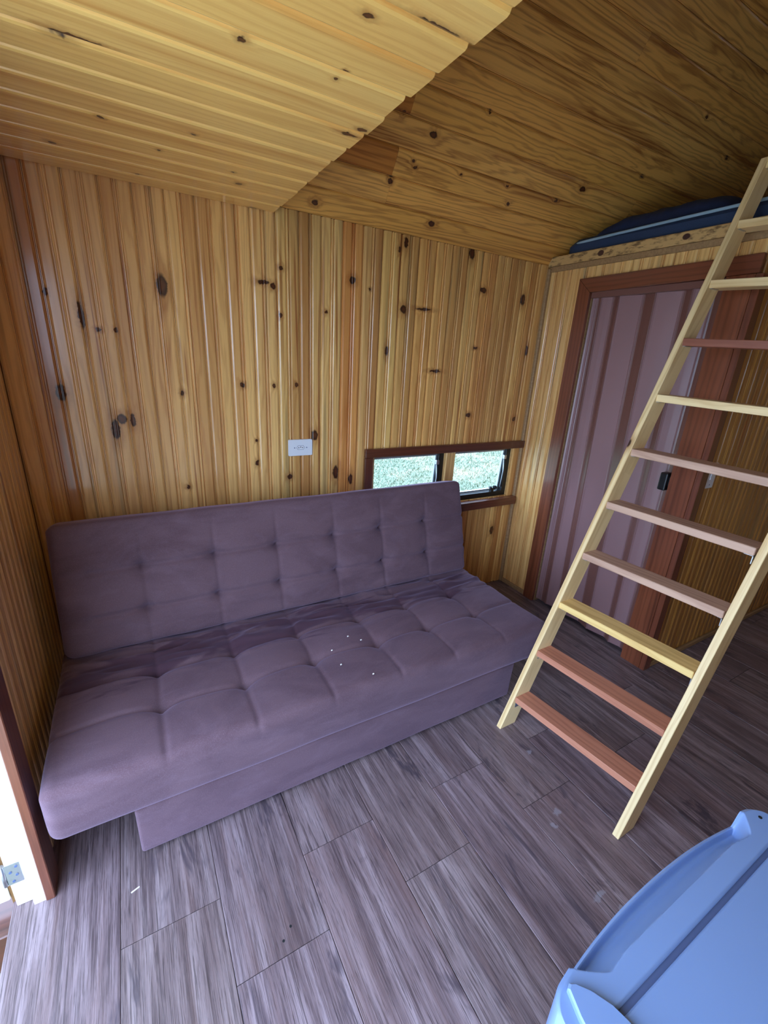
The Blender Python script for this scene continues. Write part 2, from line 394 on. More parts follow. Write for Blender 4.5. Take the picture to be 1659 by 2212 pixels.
def board(name, start, X, Y, L, w, t, mat, parent=None, bev=0.002, tint=(1, 1, 1), cut0=0.0, cut1=0.0):
    """Rectangular timber with local X along it; face at local z=t. cut = mitre shear at either end (along Y)."""
    bm = bmesh.new()
    r = bmesh.ops.create_cube(bm, size=1.0)
    for q in r['verts']:
        yy = q.co.y; 
        x = 0.0 + cut0 * (yy + .5) if q.co.x < 0 else L - cut1 * (yy + .5)
        q.co = Vector((x, yy * w, (q.co.z + .5) * t))
    if bev: bmesh.ops.bevel(bm, geom=bm.edges[:], offset=bev, segments=1, affect='EDGES')
    bmesh.ops.recalc_face_normals(bm, faces=bm.faces[:])
    me = bpy.data.meshes.new(name); bm.to_mesh(me); bm.free(); me.materials.append(mat)
    o = bpy.data.objects.new(name, me); o.matrix_basis = frame(start, X, Y); o.color = (*tint, 1)
    return link(o, parent)

def cyl(name, c, axis, r, h, mat, parent=None, seg=16, r2=None):
    bm = bmesh.new()
    bmesh.ops.create_cone(bm, cap_ends=True, segments=seg, radius1=r, radius2=r if r2 is None else r2, depth=h)
    me = bpy.data.meshes.new(name); bm.to_mesh(me); bm.free(); me.materials.append(mat)
    o = bpy.data.objects.new(name, me)
    o.matrix_basis = Matrix.Translation(c) @ Vector((0, 0, 1)).rotation_difference(Vector(axis)).to_matrix().to_4x4()
    for f in me.polygons: f.use_smooth = len(f.vertices) == 4
    return link(o, parent)

def vary(a=0.10, warm=0.05):
    v = 1 + random.uniform(-a, a * 0.5); w = random.uniform(-warm, warm)
    return (min(1.15, v + w * .3), v - w * .4, v - w)

# ------------------------------------------------------------------ constants of the room
XL, XR, YF, XE = -0.357, 2.1875, -3.0, 4.5
ZA, ZB, XA = 1.976, 2.0, 0.59
ANG = math.radians(57); TS = math.tan(ANG)
WX0, WX1, WZ0, WZ1 = 1.10, 2.12, 0.645, 0.962

# ------------------------------------------------------------------ floor
floor = struct(boxes('floor', [(-0.435, XE, YF, 0.08, -0.12, -0.006)], plain('dark_subfloor', srgb(34, 26, 28), 0.8)))
pw = 0.2435
tints = {}
for kx in range(-1, 20):
    x0 = -0.182 + pw * kx + 0.001; x1 = x0 + pw
    if kx == -1: x0 = -0.434
    if x0 > XE: break
    base = -1.113 if kx % 2 == 0 else -1.322
    cuts = [c for c in (base + 2.44, base + 1.22, base, base - 1.22, base - 2.44) if YF < c < 0]
    if kx == -1: cuts = []
    ys = [0.0] + cuts + [YF]
    if x0 > 2.3: ys = [-1.06] + [c for c in cuts if c < -1.1] + [YF]
    for a_, b_ in zip(ys[:-1], ys[1:]):
        g = random.uniform(0.84, 1.08)
        o = plank(floor, ((x0 + min(x1, XE)) / 2, b_ + 0.0008, 0.0), (0, 1, 0), (-1, 0, 0), a_ - b_ - 0.0016, min(x1, XE) - x0, M_floor,
                  (g, g * random.uniform(.96, 1.0), g * random.uniform(.95, 1.02)), t=0.006, bead=False, gap=0.0005, ch=0.0012)

# ------------------------------------------------------------------ back wall
wall_back = struct(boxes('wall_back', [(XL - .08, WX0, 0.012, 0.075, -0.1, 2.0), (WX1, XE, 0.012, 0.075, -0.1, 2.0),
                                       (WX0, WX1, 0.012, 0.075, -0.1, WZ0), (WX0, WX1, 0.012, 0.075, WZ1, 2.0)], M_shell))
TB = {-4: (.96, .92, .95), -3: (.98, .94, .95), -2: (1, .97, .97), -1: (.95, .90, .92), 0: (1.0, .97, .95), 1: (.96, .90, .88), 2: (1, .96, .9), 3: (1, .97, .9), 4: (1.02, .98, .92),
      5: (1.0, .97, .92), 6: (.92, .90, .80), 7: (.95, .93, .85), 8: (1.0, .98, .9), 9: (.98, .74, .56), 10: (1.0, .97, .90), 11: (1.02, 1.0, .84), 12: (.90, .80, .66), 13: (1.0, .86, .68),
      14: (1.0, .88, .72), 15: (1.0, .92, .78), 16: (.98, .90, .74), 17: (.95, .78, .62), 18: (1, .95, .82), 19: (.94, .88, .78), 20: (1.0, .94, .8), 21: (1, .93, .78)}
for i in range(-4, 22):
    x0, x1 = max(XL, i * .1), min(XR, (i + 1) * .1)
    top = ZA + .012 if x1 <= XA + .01 else ZB + .002
    tint = TB.get(i, (1, 1, 1))
    def pl(z0, z1, a=x0, b=x1):
        plank(wall_back, ((a + b) / 2, 0.0, z0), (0, 0, 1), (1, 0, 0), z1 - z0, b - a, M_wall, tint)
    if i == 21:
        pl(0, top, WX1, XR); pl(0, WZ0, i * .1, WX1); pl(WZ1, top, i * .1, WX1)
    elif x0 >= WX0 - .001 and x1 <= WX1 + .001:
        pl(0, WZ0); pl(WZ1, top)
    else:
        pl(0, top)
# normals: X x Y = z x x = +y -> board faces outdoors, so flip by mirrored frame
for o in wall_back.children:
    m = o.matrix_basis.copy()
    for r in range(3):
        m[r][1] = -m[r][1]; m[r][2] = -m[r][2]
    o.matrix_basis = m

# ------------------------------------------------------------------ left wall with the entrance door opening
wall_left = struct(boxes('wall_left', [(XL - .078, XL - .012, -0.862, 0.012, -0.1, 2.02), (XL - .078, XL, YF, DOOR_Y1, -0.1, 2.02),
                                       (XL - .078, XL, DOOR_Y1, -0.862, DOOR_Z + .03, 2.02)], M_shell))
for i in range(9):
    y1, y0 = -i * .1, max(-.862, -(i + 1) * .1)
    plank(wall_left, (XL, (y0 + y1) / 2, 0), (0, 0, 1), (0, -1, 0), ZA, y1 - y0, M_side, (0.95, .96, 1.0))  # same pine; cool grey of haze over this wall is put into the tint
for o in wall_left.children:
    m = o.matrix_basis.copy()
    for r in range(3):
        m[r][1] = -m[r][1]; m[r][2] = -m[r][2]
    if m[0][2] < 0:
        for r in range(3): m[r][1] = -m[r][1]; m[r][2] = -m[r][2]
    o.matrix_basis = m

# entrance door: frame, casing, hinge, open leaf
door1 = struct(empty('door_1', (XL, -0.9, 0)))
boxes('jamb', [(-.423, -.383, -.879, -.850, 0.0, DOOR_Z), (-.3835, -.3455, -.897, -.850, 0.0, DOOR_Z + .02)], M_jamb, door1, bev=0.0015, seg=1, origin=(-.38, -.87, 0))
boxes('jamb', [(-.423, -.346, DOOR_Y1, DOOR_Y1 + .03, 0.0, DOOR_Z)], M_jamb, door1, bev=0.0015, seg=1)
boxes('lintel', [(-.423, -.346, DOOR_Y1, -.865, DOOR_Z, DOOR_Z + .03)], M_jamb, door1, bev=0.0015, seg=1)
board('casing', (XL, -.861, 0), (0, 0, 1), (0, -1, 0), 1.97, .08, .021, M_red, door1, tint=(.95, .95, .95))
for o in [c for c in door1.children if c.name.startswith('casing')]:
    o.matrix_basis = frame((XL, -.861, 0), (0, 0, 1), (0, -1, 0)) if Vector((0, 0, 1)).cross(Vector((0, -1, 0))).x > 0 else frame((XL, -.861, 0), (0, 0, 1), (0, 1, 0))
leaf = boxes('leaf', [(-1.25, -.436, -.868, -.836, 0.02, 1.88)], M_jamb, door1, bev=0.002, seg=1)
for hz in (0.125, 1.0, 1.7):
    hg = boxes('hinge', [(-.424, -.392, -.8815, -.879, hz - .036, hz + .036)], M_zinc, door1)
    cyl('knuckle', (-.430, -.878, hz), (0, 0, 1), .006, .072, M_zinc, hg)
    for sx, sz in ((-.400, .024), (-.414, .008), (-.402, -.006), (-.412, -.026)):
        cyl('screw', (sx, -.8822, hz + sz), (0, 1, 0), .0035, .0015, M_gasket, hg, 10)
struct(boxes('trim_1', [(-.56, -.437, -.925, -.3, -.16, -.03)], M_winred, bev=.003, seg=1))

# ------------------------------------------------------------------ flat ceiling (left)
ceiling = struct(boxes('ceiling', [(XL - .08, XA - .012, YF, 0.075, ZA + .012, ZA + .05)], M_shell))
for i in range(30):
    y1 = -i * .1
    e = XA + random.uniform(-.004, .004)
    g = random.choice([(1.0, 1.0, 1.0), (1.0, .98, .94), (.98, .95, .9), (1.0, 1.0, 1.0), (.97, .92, .85)])
    o = plank(ceiling, (XL - .01, y1 - .05, ZA), (1, 0, 0), (0, -1, 0), e - XL + .01, .1, M_ceil, g, bead=False, ch=.0065)

# ------------------------------------------------------------------ sloped ceiling (A-frame side)
LS = 1.5 / math.cos(ANG)
nrm = Vector((0, TS, 1)).normalized()      # pointing up / out
dn = Vector((0, -math.cos(ANG), math.sin(ANG)))
def slope_shell(name, x0, x1, sgn=1):
    P0 = Vector((0, 0 if sgn > 0 else YF, ZB)); d = Vector((0, -sgn * math.cos(ANG), math.sin(ANG))); nn = Vector((0, sgn * math.sin(ANG), math.cos(ANG)))
    v = []
    for x in (x0, x1):
        for s_, t_ in ((-.06, .012), (LS, .012), (LS, .08), (-.06, .08)):
            p = P0 + d * s_ + nn * t_; v.append((x, p.y, p.z))
    return struct(mobj(name, v, [(0, 1, 2, 3), (7, 6, 5, 4), (0, 4, 5, 1), (1, 5, 6, 2), (2, 6, 7, 3), (3, 7, 4, 0)], M_shell))
ceil_s = slope_shell('ceiling_slope', XA - .08, XE)
slope_shell('ceiling_slope_front', XA - .08, XE, -1)
rows = int(LS / .1) + 1
for r in range(rows):
    s0, s1 = r * .1, min(LS, (r + 1) * .1)
    if r == 0: s0 = 0.0
    joints = {1: [1.068], 2: [1.062], 4: [1.068]}.get(r, [])
    if not joints and r > 0 and random.random() < .45: joints = [random.uniform(1.3, 3.9)]
    xs = [XA - .06] + joints + [XE]
    for j, (a, b) in enumerate(zip(xs[:-1], xs[1:])):
        g = random.choice([(1, 1, 1), (.97, .94, .86), (.95, .92, .82), (.92, .88, .78), (1, .96, .9)])
        if r in (2, 4) and j == 0: g = (.66, .48, .34)
        if r == 1 and j == 0: g = (.98, .96, .95)
        c0 = Vector((a, 0, ZB)) + dn * ((s0 + s1) / 2)
        plank(ceil_s, c0, (1, 0, 0), dn, b - a - .0008, s1 - s0, M_slope, g, bead=False, ch=.005)
for o in list(ceil_s.children) + list(ceiling.children):
    m = o.matrix_basis
    if m[2][2] > 0:
        mm = m.copy()
        for r in range(3): mm[r][1] = -mm[r][1]; mm[r][2] = -mm[r][2]
        o.matrix_basis = mm

# enclosing walls outside the view
zr = ZB + 1.5 * TS
def prism_x(name, x0, x1, pts):
    n = len(pts); v = [(x0, a, b) for a, b in pts] + [(x1, a, b) for a, b in pts]
    f = [tuple(range(n)), tuple(range(2 * n - 1, n - 1, -1))] + [(i, n + i, n + (i + 1) % n, (i + 1) % n) for i in range(n)]
    o = mobj(name, v, f, M_plainp); return struct(o)
prism_x('wall_gable', XA - .08, XA - .02, [(0, ZA + .05), (-1.5, zr), (YF, ZA + .05)])
prism_x('wall_right_end', XE, XE + .06, [(0.05, -.1), (.05, ZB), (-1.5, zr), (YF, ZB), (YF, -.1)])
struct(boxes('wall_front', [(XL - .08, XE, YF - .06, YF, -.1, 2.02)], M_plainp))

# ------------------------------------------------------------------ door wall (right) and bathroom side wall
DY0, DY1, DZ = -.31, -.945, 1.845
wall_right = struct(boxes('wall_right', [(XR + .012, XR + .06, DY0, 0.012, 0, 1.97), (XR + .012, XR + .06, -1.045, DY1, 0, 1.97), (XR + .012, XR + .06, DY1, DY0, DZ, 1.97)], M_shell))
for i in range(11):
    y1, y0 = -i * .1, max(-1.055, -(i + 1) * .1)
    z0 = 0.0 if i < 3 else 1.895
    if i == 2: y0 = -.30
    plank(wall_right, (XR, (y0 + y1) / 2, z0), (0, 0, 1), (0, 1, 0), 1.985 - z0, y1 - y0, M_side, (1, .97, .92) if i < 3 else (1.0, 1.0, .95))
for o in wall_right.children:
    m = o.matrix_basis.copy()
    if m[0][2] > 0:
        for r in range(3): m[r][1] = -m[r][1]; m[r][2] = -m[r][2]
        o.matrix_basis = m
boxes('trim', [(XR - .020, XR + .002, -.020, 0.002, 0, 1.985)], M_gtrim, wall_right, bev=.004, seg=1)
boxes('skirting', [(XR - .014, XR + .002, DY0 + .07, -.02, 0, .028)], M_gtrim, wall_right, bev=.003, seg=1)

wall_corr = struct(boxes('wall_corridor', [(XR + .012, XE, -1.046, -1.0, 0, 1.97)], M_shell))
for i in range(23):
    x0 = XR + .012 + i * .1; x1 = min(XE, x0 + .1)
    if x1 - x0 < .02: break
    g = random.uniform(.8, 1.0)
    plank(wall_corr, ((x0 + x1) / 2, -1.058, 0), (0, 0, 1), (-1, 0, 0), 1.97, x1 - x0, M_darkw, (g, g * .95, g * .9))
for o in wall_corr.children:
    m = o.matrix_basis.copy()
    if m[1][2] > 0:
        for r in range(3): m[r][1] = -m[r][1]; m[r][2] = -m[r][2]
        o.matrix_basis = m
boxes('skirting', [(XR + .01, XE, -1.072, -1.057, 0, .03)], M_gtrim, wall_corr, bev=.004, seg=1)

# door casing + folding door
door2 = struct(empty('door_2', (XR, (DY0 + DY1) / 2, 0)))
XC = XR - .022
def casing(name, start, X, Y, L, w, c0=0, c1=0, tint=(1, 1, 1), t=.022):
    o = board(name, start, X, Y, L, w, t, M_red, door2, tint=tint, cut0=c0, cut1=c1); return o
casing('casing', (XR, -.275, 0), (0, 0, 1), (0, 1, 0), 1.905, .075, 0, 0, (1, 1, 1))
for o in list(door2.children):
    o.matrix_basis = frame((XR, -.275, 0), (0, 0, 1), (0, 1, 0)) 
    Z = o.matrix_basis.col[2]
    if Z[0] > 0: o.matrix_basis = frame((XR, -.275, 0), (0, 0, 1), (0, -1, 0))
def poly_y(name, pts, x0, x1, mat, parent, tint=(1, 1, 1), ax=(0, 0, 1)):
    """polygon in (y,z) extruded in x, local X axis laid along ax for the grain"""
    n = len(pts)
    W3 = [Vector((x0, a, b)) for a, b in pts] + [Vector((x1, a, b)) for a, b in pts]
    X = Vector(ax); Y = X.cross(Vector((1, 0, 0))); M = frame(W3[0], X, Y); inv = M.inverted()
    me = bpy.data.meshes.new(name)
    me.from_pydata([tuple(inv @ v) for v in W3], [], [tuple(range(n)), tuple(range(2 * n - 1, n - 1, -1))] + [(i, n + i, n + (i + 1) % n, (i + 1) % n) for i in range(n)])
    bm = bmesh.new(); bm.from_mesh(me); bmesh.ops.recalc_face_normals(bm, faces=bm.faces[:])
    bmesh.ops.bevel(bm, geom=bm.edges[:], offset=.0015, segments=1, affect='EDGES'); bm.to_mesh(me); bm.free()
    me.materials.append(mat)
    o = bpy.data.objects.new(name, me); o.matrix_basis = M; o.color = (*tint, 1)
    return link(o, parent)
for o in list(door2.children): bpy.data.objects.remove(o)
poly_y('casing', [(-.235, 0), (-.312, 0), (-.312, 1.838), (-.235, 1.908)], XC, XR - .0005, M_red, door2)
poly_y('casing', [(-.235, 1.909), (-.312, 1.839), (-1.056, 1.845), (-1.056, 1.914)], XC, XR - .0005, M_red, door2, (.95, .95, .95), (0, 1, 0))
poly_y('casing', [(-.945, 0), (-1.047, 0), (-1.047, 1.843), (-.945, 1.843)], XC - .003, XR - .0005, M_red, door2, (1.1, 1.08, 1.0))
poly_y('edge_strip', [(-1.048, 0), (-1.074, 0), (-1.074, 1.843), (-1.048, 1.843)], XR - .024, XR + .03, M_red, door2, (.85, .8, .8))
boxes('lining', [(XR - .0005, XR + .06, DY0 - .004, DY0 - .018 + .02, 0, 1.84)], M_gtrim, door2)
boxes('track', [(XR - .006, XR + .045, DY1 - .0, DY0 - .004, 1.812, 1.842)], M_pvcd, door2, bev=.002, seg=1)
# accordion panels: zigzag polyline, (y, x offset, is wide face)
zz = [(-.318, .000), (-.345, .004), (-.372, -.002), (-.431, .014), (-.470, -.002), (-.583, .020), (-.655, -.004), (-.768, .018), (-.815, -.002), (-.895, .012), (-.940, .000)]
for i in range(len(zz) - 1):
    (ya, xa), (yb, xb) = zz[i], zz[i + 1]
    A = Vector((XR + .010 + xa, ya, 0)); B = Vector((XR + .010 + xb, yb, 0))
    wide = i % 2 == 0 and i > 0 or i in (0,)
    wide = xb > xa
    d = (B - A); L = d.length; d.normalize(); nn = Vector((d.y, -d.x, 0))
    if nn.x > 0: nn = -nn
    prof = [(0, -.002), (0, .0025), (.003, .0045), (.006, .0025), (.009, .0005), (L * .5, .0012), (L - .009, .0005), (L - .006, .0025), (L - .003, .0045), (L, .0025), (L, -.002)]
    drift = -.035 * (1 - i / 11.0) - .01 if i > 0 else 0.0      # the curtain hangs a little towards the latch side at the bottom
    if i >= 9: drift = 0
    def dr(j): return 0.0 if j <= 0 or j >= 10 else -.05 * math.sin(math.pi * j / 10.0)
    v = []
    for zt in (0.022, 0.6, 1.2, 1.812):
        kf = (1 - zt / 1.812)
        for (u, h) in prof:
            q = u / L; sh = (dr(i) * (1 - q) + dr(i + 1) * q) * kf
            p = A + d * u + nn * h
            v.append((p.x, p.y + sh, zt))
    n = len(prof); f = []
    for s_ in range(3):
        for j in range(n):
            f.append((s_ * n + j, s_ * n + (j + 1) % n, (s_ + 1) * n + (j + 1) % n, (s_ + 1) * n + j))
    f += [tuple(range(n)), tuple(range(3 * n, 4 * n))]
    mobj('panel', v, f, M_pvc if wide else M_pvcd, door2, smooth=False)
hd = boxes('handle', [(XR - .034, XR + .008, -.938, -.902, .938, 1.022)], M_blackp, door2, bev=.006)
hd['label'] = 'black plastic latch handle'
boxes('catch', [(XR - .014, XR + .004, -.952, -.934, .96, 1.005)], M_blackp, hd, bev=.003)
# drop the very small lining overlap

# ------------------------------------------------------------------ loft
loft = struct(boxes('floor_loft', [(XR + .003, XE, YF, 0.01, 1.986, 2.03)], M_side))
struct(board('trim_2', (XR - .020, -.002, 2.017), (0, -1, 0), (0, 0, 1), 2.99, .048, .022, M_beam, bev=.004))
bb = bpy.data.objects['trim_2']; bb.matrix_basis = frame((XR - .020 + .022, -.002, 2.017), (0, -1, 0), (0, 0, 1)) if Vector((0, -1, 0)).cross(Vector((0, 0, 1))).x < 0 else frame((XR + .002, -.002, 2.017), (0, -1, 0), (0, 0, -1))
struct(boxes('trim_3', [(XR - .012, XR + .002, -2.9, -.021, 1.966, 1.9925)], M_gtrim, bev=.002, seg=1))

# mattress: slab with rounded corners, piping top edge
def loop_slab(name, x0, x1, y0, y1, rad, levels, mat, parent, seg=8):
    """levels: list of (inset, z). Rounded-rectangle rings stacked and capped."""
    v = []; n = 0
    for ins, z in levels:
        ring = []
        for (cx_, cy_, a0) in ((x1 - rad, y1 - rad, 0), (x0 + rad, y1 - rad, 90), (x0 + rad, y0 + rad, 180), (x1 - rad, y0 + rad, 270)):
            for s_ in range(seg + 1):
                a = math.radians(a0 + 90 * s_ / seg); rr = rad - ins
                ring.append((cx_ + rr * math.cos(a), cy_ + rr * math.sin(a), z))
        n = len(ring); v += ring
    f = []
    for s_ in range(len(levels) - 1):
        for j in range(n):
            f.append((s_ * n + j, s_ * n + (j + 1) % n, (s_ + 1) * n + (j + 1) % n, (s_ + 1) * n + j))
    f += [tuple(range(n - 1, -1, -1)), tuple(range((len(levels) - 1) * n, len(levels) * n))]
    return mobj(name, v, f, mat, parent, smooth=False)
mt = tag(empty('mattress', (3.1, -.8, 2.03)), 'thin navy blue foam mattress with pale piping lying on the loft', 'mattress')
body = loop_slab('body', 2.196, 4.05, -1.45, -.055, .10, [(.012, 2.032), (0, 2.045), (0, 2.085), (.012, 2.098), (.035, 2.118)], M_navy, mt)
v = body.data.vertices
for q in v:      # the corner under the roof is squeezed down by the slope
    if q.co.z > 2.08: q.co.y = min(q.co.y, -(q.co.z - 2.03) / TS - .018)
def tube(name, pts, r, mat, parent, seg=8, closed=False):
    v = []; n = len(pts); P = [Vector(p) for p in pts]
    for i in range(n):
        if closed: t = P[(i + 1) % n] - P[i - 1]
        else: t = P[min(i + 1, n - 1)] - P[max(i - 1, 0)]
        t.normalize(); up = Vector((0, 0, 1)) if abs(t.z) < .9 else Vector((1, 0, 0))
        a = t.cross(up).normalized(); b = a.cross(t)
        for s_ in range(seg):
            g = 2 * math.pi * s_ / seg; q = P[i] + a * math.cos(g) * r + b * math.sin(g) * r; v.append(tuple(q))
    f = []
    for i in range(n if closed else n - 1):
        for s_ in range(seg):
            j = (i + 1) % n
            f.append((i * seg + s_, i * seg + (s_ + 1) % seg, j * seg + (s_ + 1) % seg, j * seg + s_))
    if not closed: f += [tuple(range(seg - 1, -1, -1)), tuple(range((n - 1) * seg, n * seg))]
    return mobj(name, v, f, mat, parent, smooth=True)
pp = []
for s_ in range(0, 9):
    a = math.radians(90 + 90 * s_ / 8); pp.append((2.296 + .097 * math.cos(a), -.19 + .097 * math.sin(a) , 2.094 + .0 * s_))
pp = [(3.9, -.098, 2.093)] + pp + [(2.199, -.4, 2.099), (2.198, -.7, 2.103), (2.198, -1.0, 2.106), (2.2, -1.34, 2.102)]
tube('piping', pp, .0065, M_piping, mt)
# dark quilt / folded bedding lying on the mattress
def blob(name, x0, x1, y0, y1, z0, hfun, mat, parent=None, nx=40, ny=30):
    v = []
    for i in range(nx + 1):
        for j in range(ny + 1):
            u, w = i / nx, j / ny
            x = x0 + (x1 - x0) * u; y = y0 + (y1 - y0) * w
            e = max(0, 1 - abs(2 * u - 1) ** 5) ** .5 * max(0, 1 - abs(2 * w - 1) ** 5) ** .5
            v.append((x, y, z0 + e * hfun(x, y)))
    nb = len(v)
    f = [(i * (ny + 1) + j, (i + 1) * (ny + 1) + j, (i + 1) * (ny + 1) + j + 1, i * (ny + 1) + j + 1) for i in range(nx) for j in range(ny)]
    bot = {}
    bd = [(i, 0) for i in range(nx + 1)] + [(nx, j) for j in range(1, ny + 1)] + [(i, ny) for i in range(nx - 1, -1, -1)] + [(0, j) for j in range(ny - 1, 0, -1)]
    idx = [a * (ny + 1) + b for a, b in bd]
    f.append(tuple(reversed(idx)))
    return mobj(name, v, f, mat, parent, smooth=True)
q = blob('quilt', 2.245, 3.5, -.84, -.20, 2.1185, lambda x, y: max(.012, min(.112 + .012 * noise.noise(Vector((x * 7, y * 7, 0))) + .01 * noise.noise(Vector((x * 18, y * 18, 3))), -y * TS - .16)), M_navy2)
tag(q, 'dark navy quilt bunched on the mattress under the sloped roof', 'quilt')

# ------------------------------------------------------------------ window in the back wall
win = struct(empty('window_1', ((WX0 + WX1) / 2, 0, WZ0)))
def yb(name, lst, mat, parent, bev=.0015, tint=(1, 1, 1), horiz=True, origin=None):
    o = boxes(name, lst, mat, parent, bev=bev, seg=1, origin=origin); o.color = (*tint, 1); return o
# casing boards, grain along their length
def wb_board(name, x0, x1, z0, z1, y0, y1, mat, vertical=False, c0=0, c1=0, tint=(1, 1, 1)):
    t = y1 - y0
    if vertical: return board(name, ((x0 + x1) / 2, y1, z0), (0, 0, 1), (-1, 0, 0), z1 - z0, x1 - x0, t, mat, win, tint=tint, cut0=c0, cut1=c1)
    return board(name, (x0, y1, (z0 + z1) / 2), (1, 0, 0), (0, 0, 1), x1 - x0, z1 - z0, t, mat, win, tint=tint, cut0=c0, cut1=c1)
wb_board('head_trim', 1.042, 2.195, .962, 1.008, -.022, -.0005, M_winred)
wb_board('side_trim', 1.042, 1.088, .600, .9615, -.020, -.0005, M_winred, True)
wb_board('sill', 1.042, 2.168, .590, .640, -.040, -.0005, M_winred, tint=(1.15, 1.1, 1.05))
wb_board('post', 1.580, 1.645, WZ0, .9615, -.006, .055, M_side, True)
boxes('lining', [(1.088, WX0 + .004, -.0005, .07, WZ0, WZ1)], M_side, win)
boxes('lining', [(WX1 - .004, WX1 + .0, 0.0125, .07, WZ0, WZ1)], M_side, win)
for (a, b) in ((WX0 + .004, 1.579), (1.646, WX1 - .004)):
    fr = boxes('frame', [(a, b, .02, .06, WZ0, WZ0 + .030), (a, b, .02, .06, WZ1 - .012, WZ1 - .0005), (a, a + .010, .02, .06, WZ0 + .030, WZ1 - .012), (b - .034, b, .02, .06, WZ0 + .030, WZ1 - .012)], M_blackm, win)
    # awning sash, slightly open at the bottom
    ang = math.radians(3.0)
    sz0, sz1 = WZ0 + .032, WZ1 - .014
    sa, sb = a + .012, b - .036
    piv = Vector((0, .040, sz1))
    def rot(o_):
        o_.matrix_basis = Matrix.Translation(piv) @ Matrix.Rotation(ang, 4, 'X') @ Matrix.Translation(-piv) @ o_.matrix_basis
    s1_ = boxes('sash', [(sa, sb, .034, .050, sz0, sz0 + .010), (sa, sb, .034, .050, sz1 - .009, sz1), (sa, sa + .006, .034, .050, sz0 + .01, sz1 - .009), (sb - .012, sb, .034, .050, sz0 + .01, sz1 - .009)], M_alu, win)
    rot(s1_)
    g_ = boxes('pane', [(sa + .004, sb - .010, .040, .0435, sz0 + .006, sz1 - .006)], M_glass, win); rot(g_)
    # stay arm with its pivot block and the turn latch
    arm = tube('stay_arm', [(sb - .004, .030, sz0 + .02), (sb + .002, .026, sz0 + .13), (sb - .004, .030, sz1 - .045)], .0045, M_alu, win, 8)
    boxes('pivot', [(sb - .014, sb + .008, .018, .034, sz1 - .062, sz1 - .036)], M_zinc, arm, bev=.002, seg=1)
    lt = boxes('latch', [(sb - .095, sb - .070, .012, .032, sz0 - .004, sz0 + .024)], M_blackp, win, bev=.002, seg=1)
    cyl('knob', (sb - .064, .014, sz0 + .026), (1, .3, 0), .013, .012, M_blackp, lt, 14)
    cyl('knob', (sb - .101, .014, sz0 + .026), (1, -.3, .2), .012, .012, M_blackp, lt, 14)

# ------------------------------------------------------------------ outlet and switch
def plate_mesh(name, c, X, Y, w, h, t, mat, parent, r=.006):
    n = 6; pts = []
    for (sx, sy, a0) in ((1, 1, 0), (-1, 1, 90), (-1, -1, 180), (1, -1, 270)):
        for s_ in range(n + 1):
            a = math.radians(a0 + 90 * s_ / n)
            pts.append((sx * (w / 2 - r) + r * math.cos(a), sy * (h / 2 - r) + r * math.sin(a)))
    m = len(pts); v = []
    for (sc, z) in ((0, 0), (0, t * .5), (.0015, t)):
        for (a, b) in pts:
            v.append((a * (1 - sc * 2 / w), b * (1 - sc * 2 / h), z))
    f = [tuple(range(m - 1, -1, -1)), tuple(range(2 * m, 3 * m))]
    for s_ in range(2):
        for j in range(m): f.append((s_ * m + j, s_ * m + (j + 1) % m, (s_ + 1) * m + (j + 1) % m, (s_ + 1) * m + j))
    return mobj(name, v, f, mat, parent, matrix=frame(c, X, Y))
def prism_loc(name, M, pts, t0, t1, mat, parent):
    n = len(pts); v = [(a, b, t0) for a, b in pts] + [(a, b, t1) for a, b in pts]
    f = [tuple(range(n - 1, -1, -1)), tuple(range(n, 2 * n))] + [(i, (i + 1) % n, n + (i + 1) % n, n + i) for i in range(n)]
    return mobj(name, v, f, mat, parent, matrix=M)
oc = Vector((.6955, -.0002, 1.0335))
out = tag(empty('wall_outlet', oc), 'white horizontal wall socket plate on the pine wall above the sofa', 'outlet')
plate_mesh('cover_plate', oc, (1, 0, 0), (0, 0, 1), .119, .079, .007, M_plast, out)
OM = frame(oc, (1, 0, 0), (0, 0, 1))
hexp = [(-.019, 0), (-.012, .0095), (.012, .0095), (.019, 0), (.012, -.0095), (-.012, -.0095)]
rim = prism_loc('socket', OM, [(a * 1.08, b * 1.12) for a, b in hexp], .0068, .0073, M_gasket, out)
prism_loc('socket_face', OM, hexp, .0070, .0078, M_plast, rim)
for dx, dy in ((-.0095, 0), (0, .003), (.0095, 0)):
    cyl('hole', oc + Vector((dx, -.0079, dy)), (0, 1, 0), .0024, .0008, M_hole, rim, 10)
for dx in (-.030, .030):
    cyl('screw', oc + Vector((dx, -.0072, 0)), (0, 1, 0), .0027, .0012, M_gasket, out, 10)
sc_ = Vector((2.268, -1.0585, 1.035))
sw = tag(empty('light_switch', sc_), 'off-white switch plate on the corridor wall behind the ladder rung', 'light switch')
plate_mesh('cover_plate', sc_, (1, 0, 0), (0, 0, 1), .070, .118, .007, M_plast, sw)
boxes('rocker', [(sc_.x - .012, sc_.x + .012, -1.0685, -1.0652, 1.017, 1.053)], M_plast, sw, bev=.001, seg=1)
for dz in (-.042, .042): cyl('screw', (sc_.x, -1.0659, sc_.z + dz), (0, 1, 0), .003, .001, M_gasket, sw, 10)

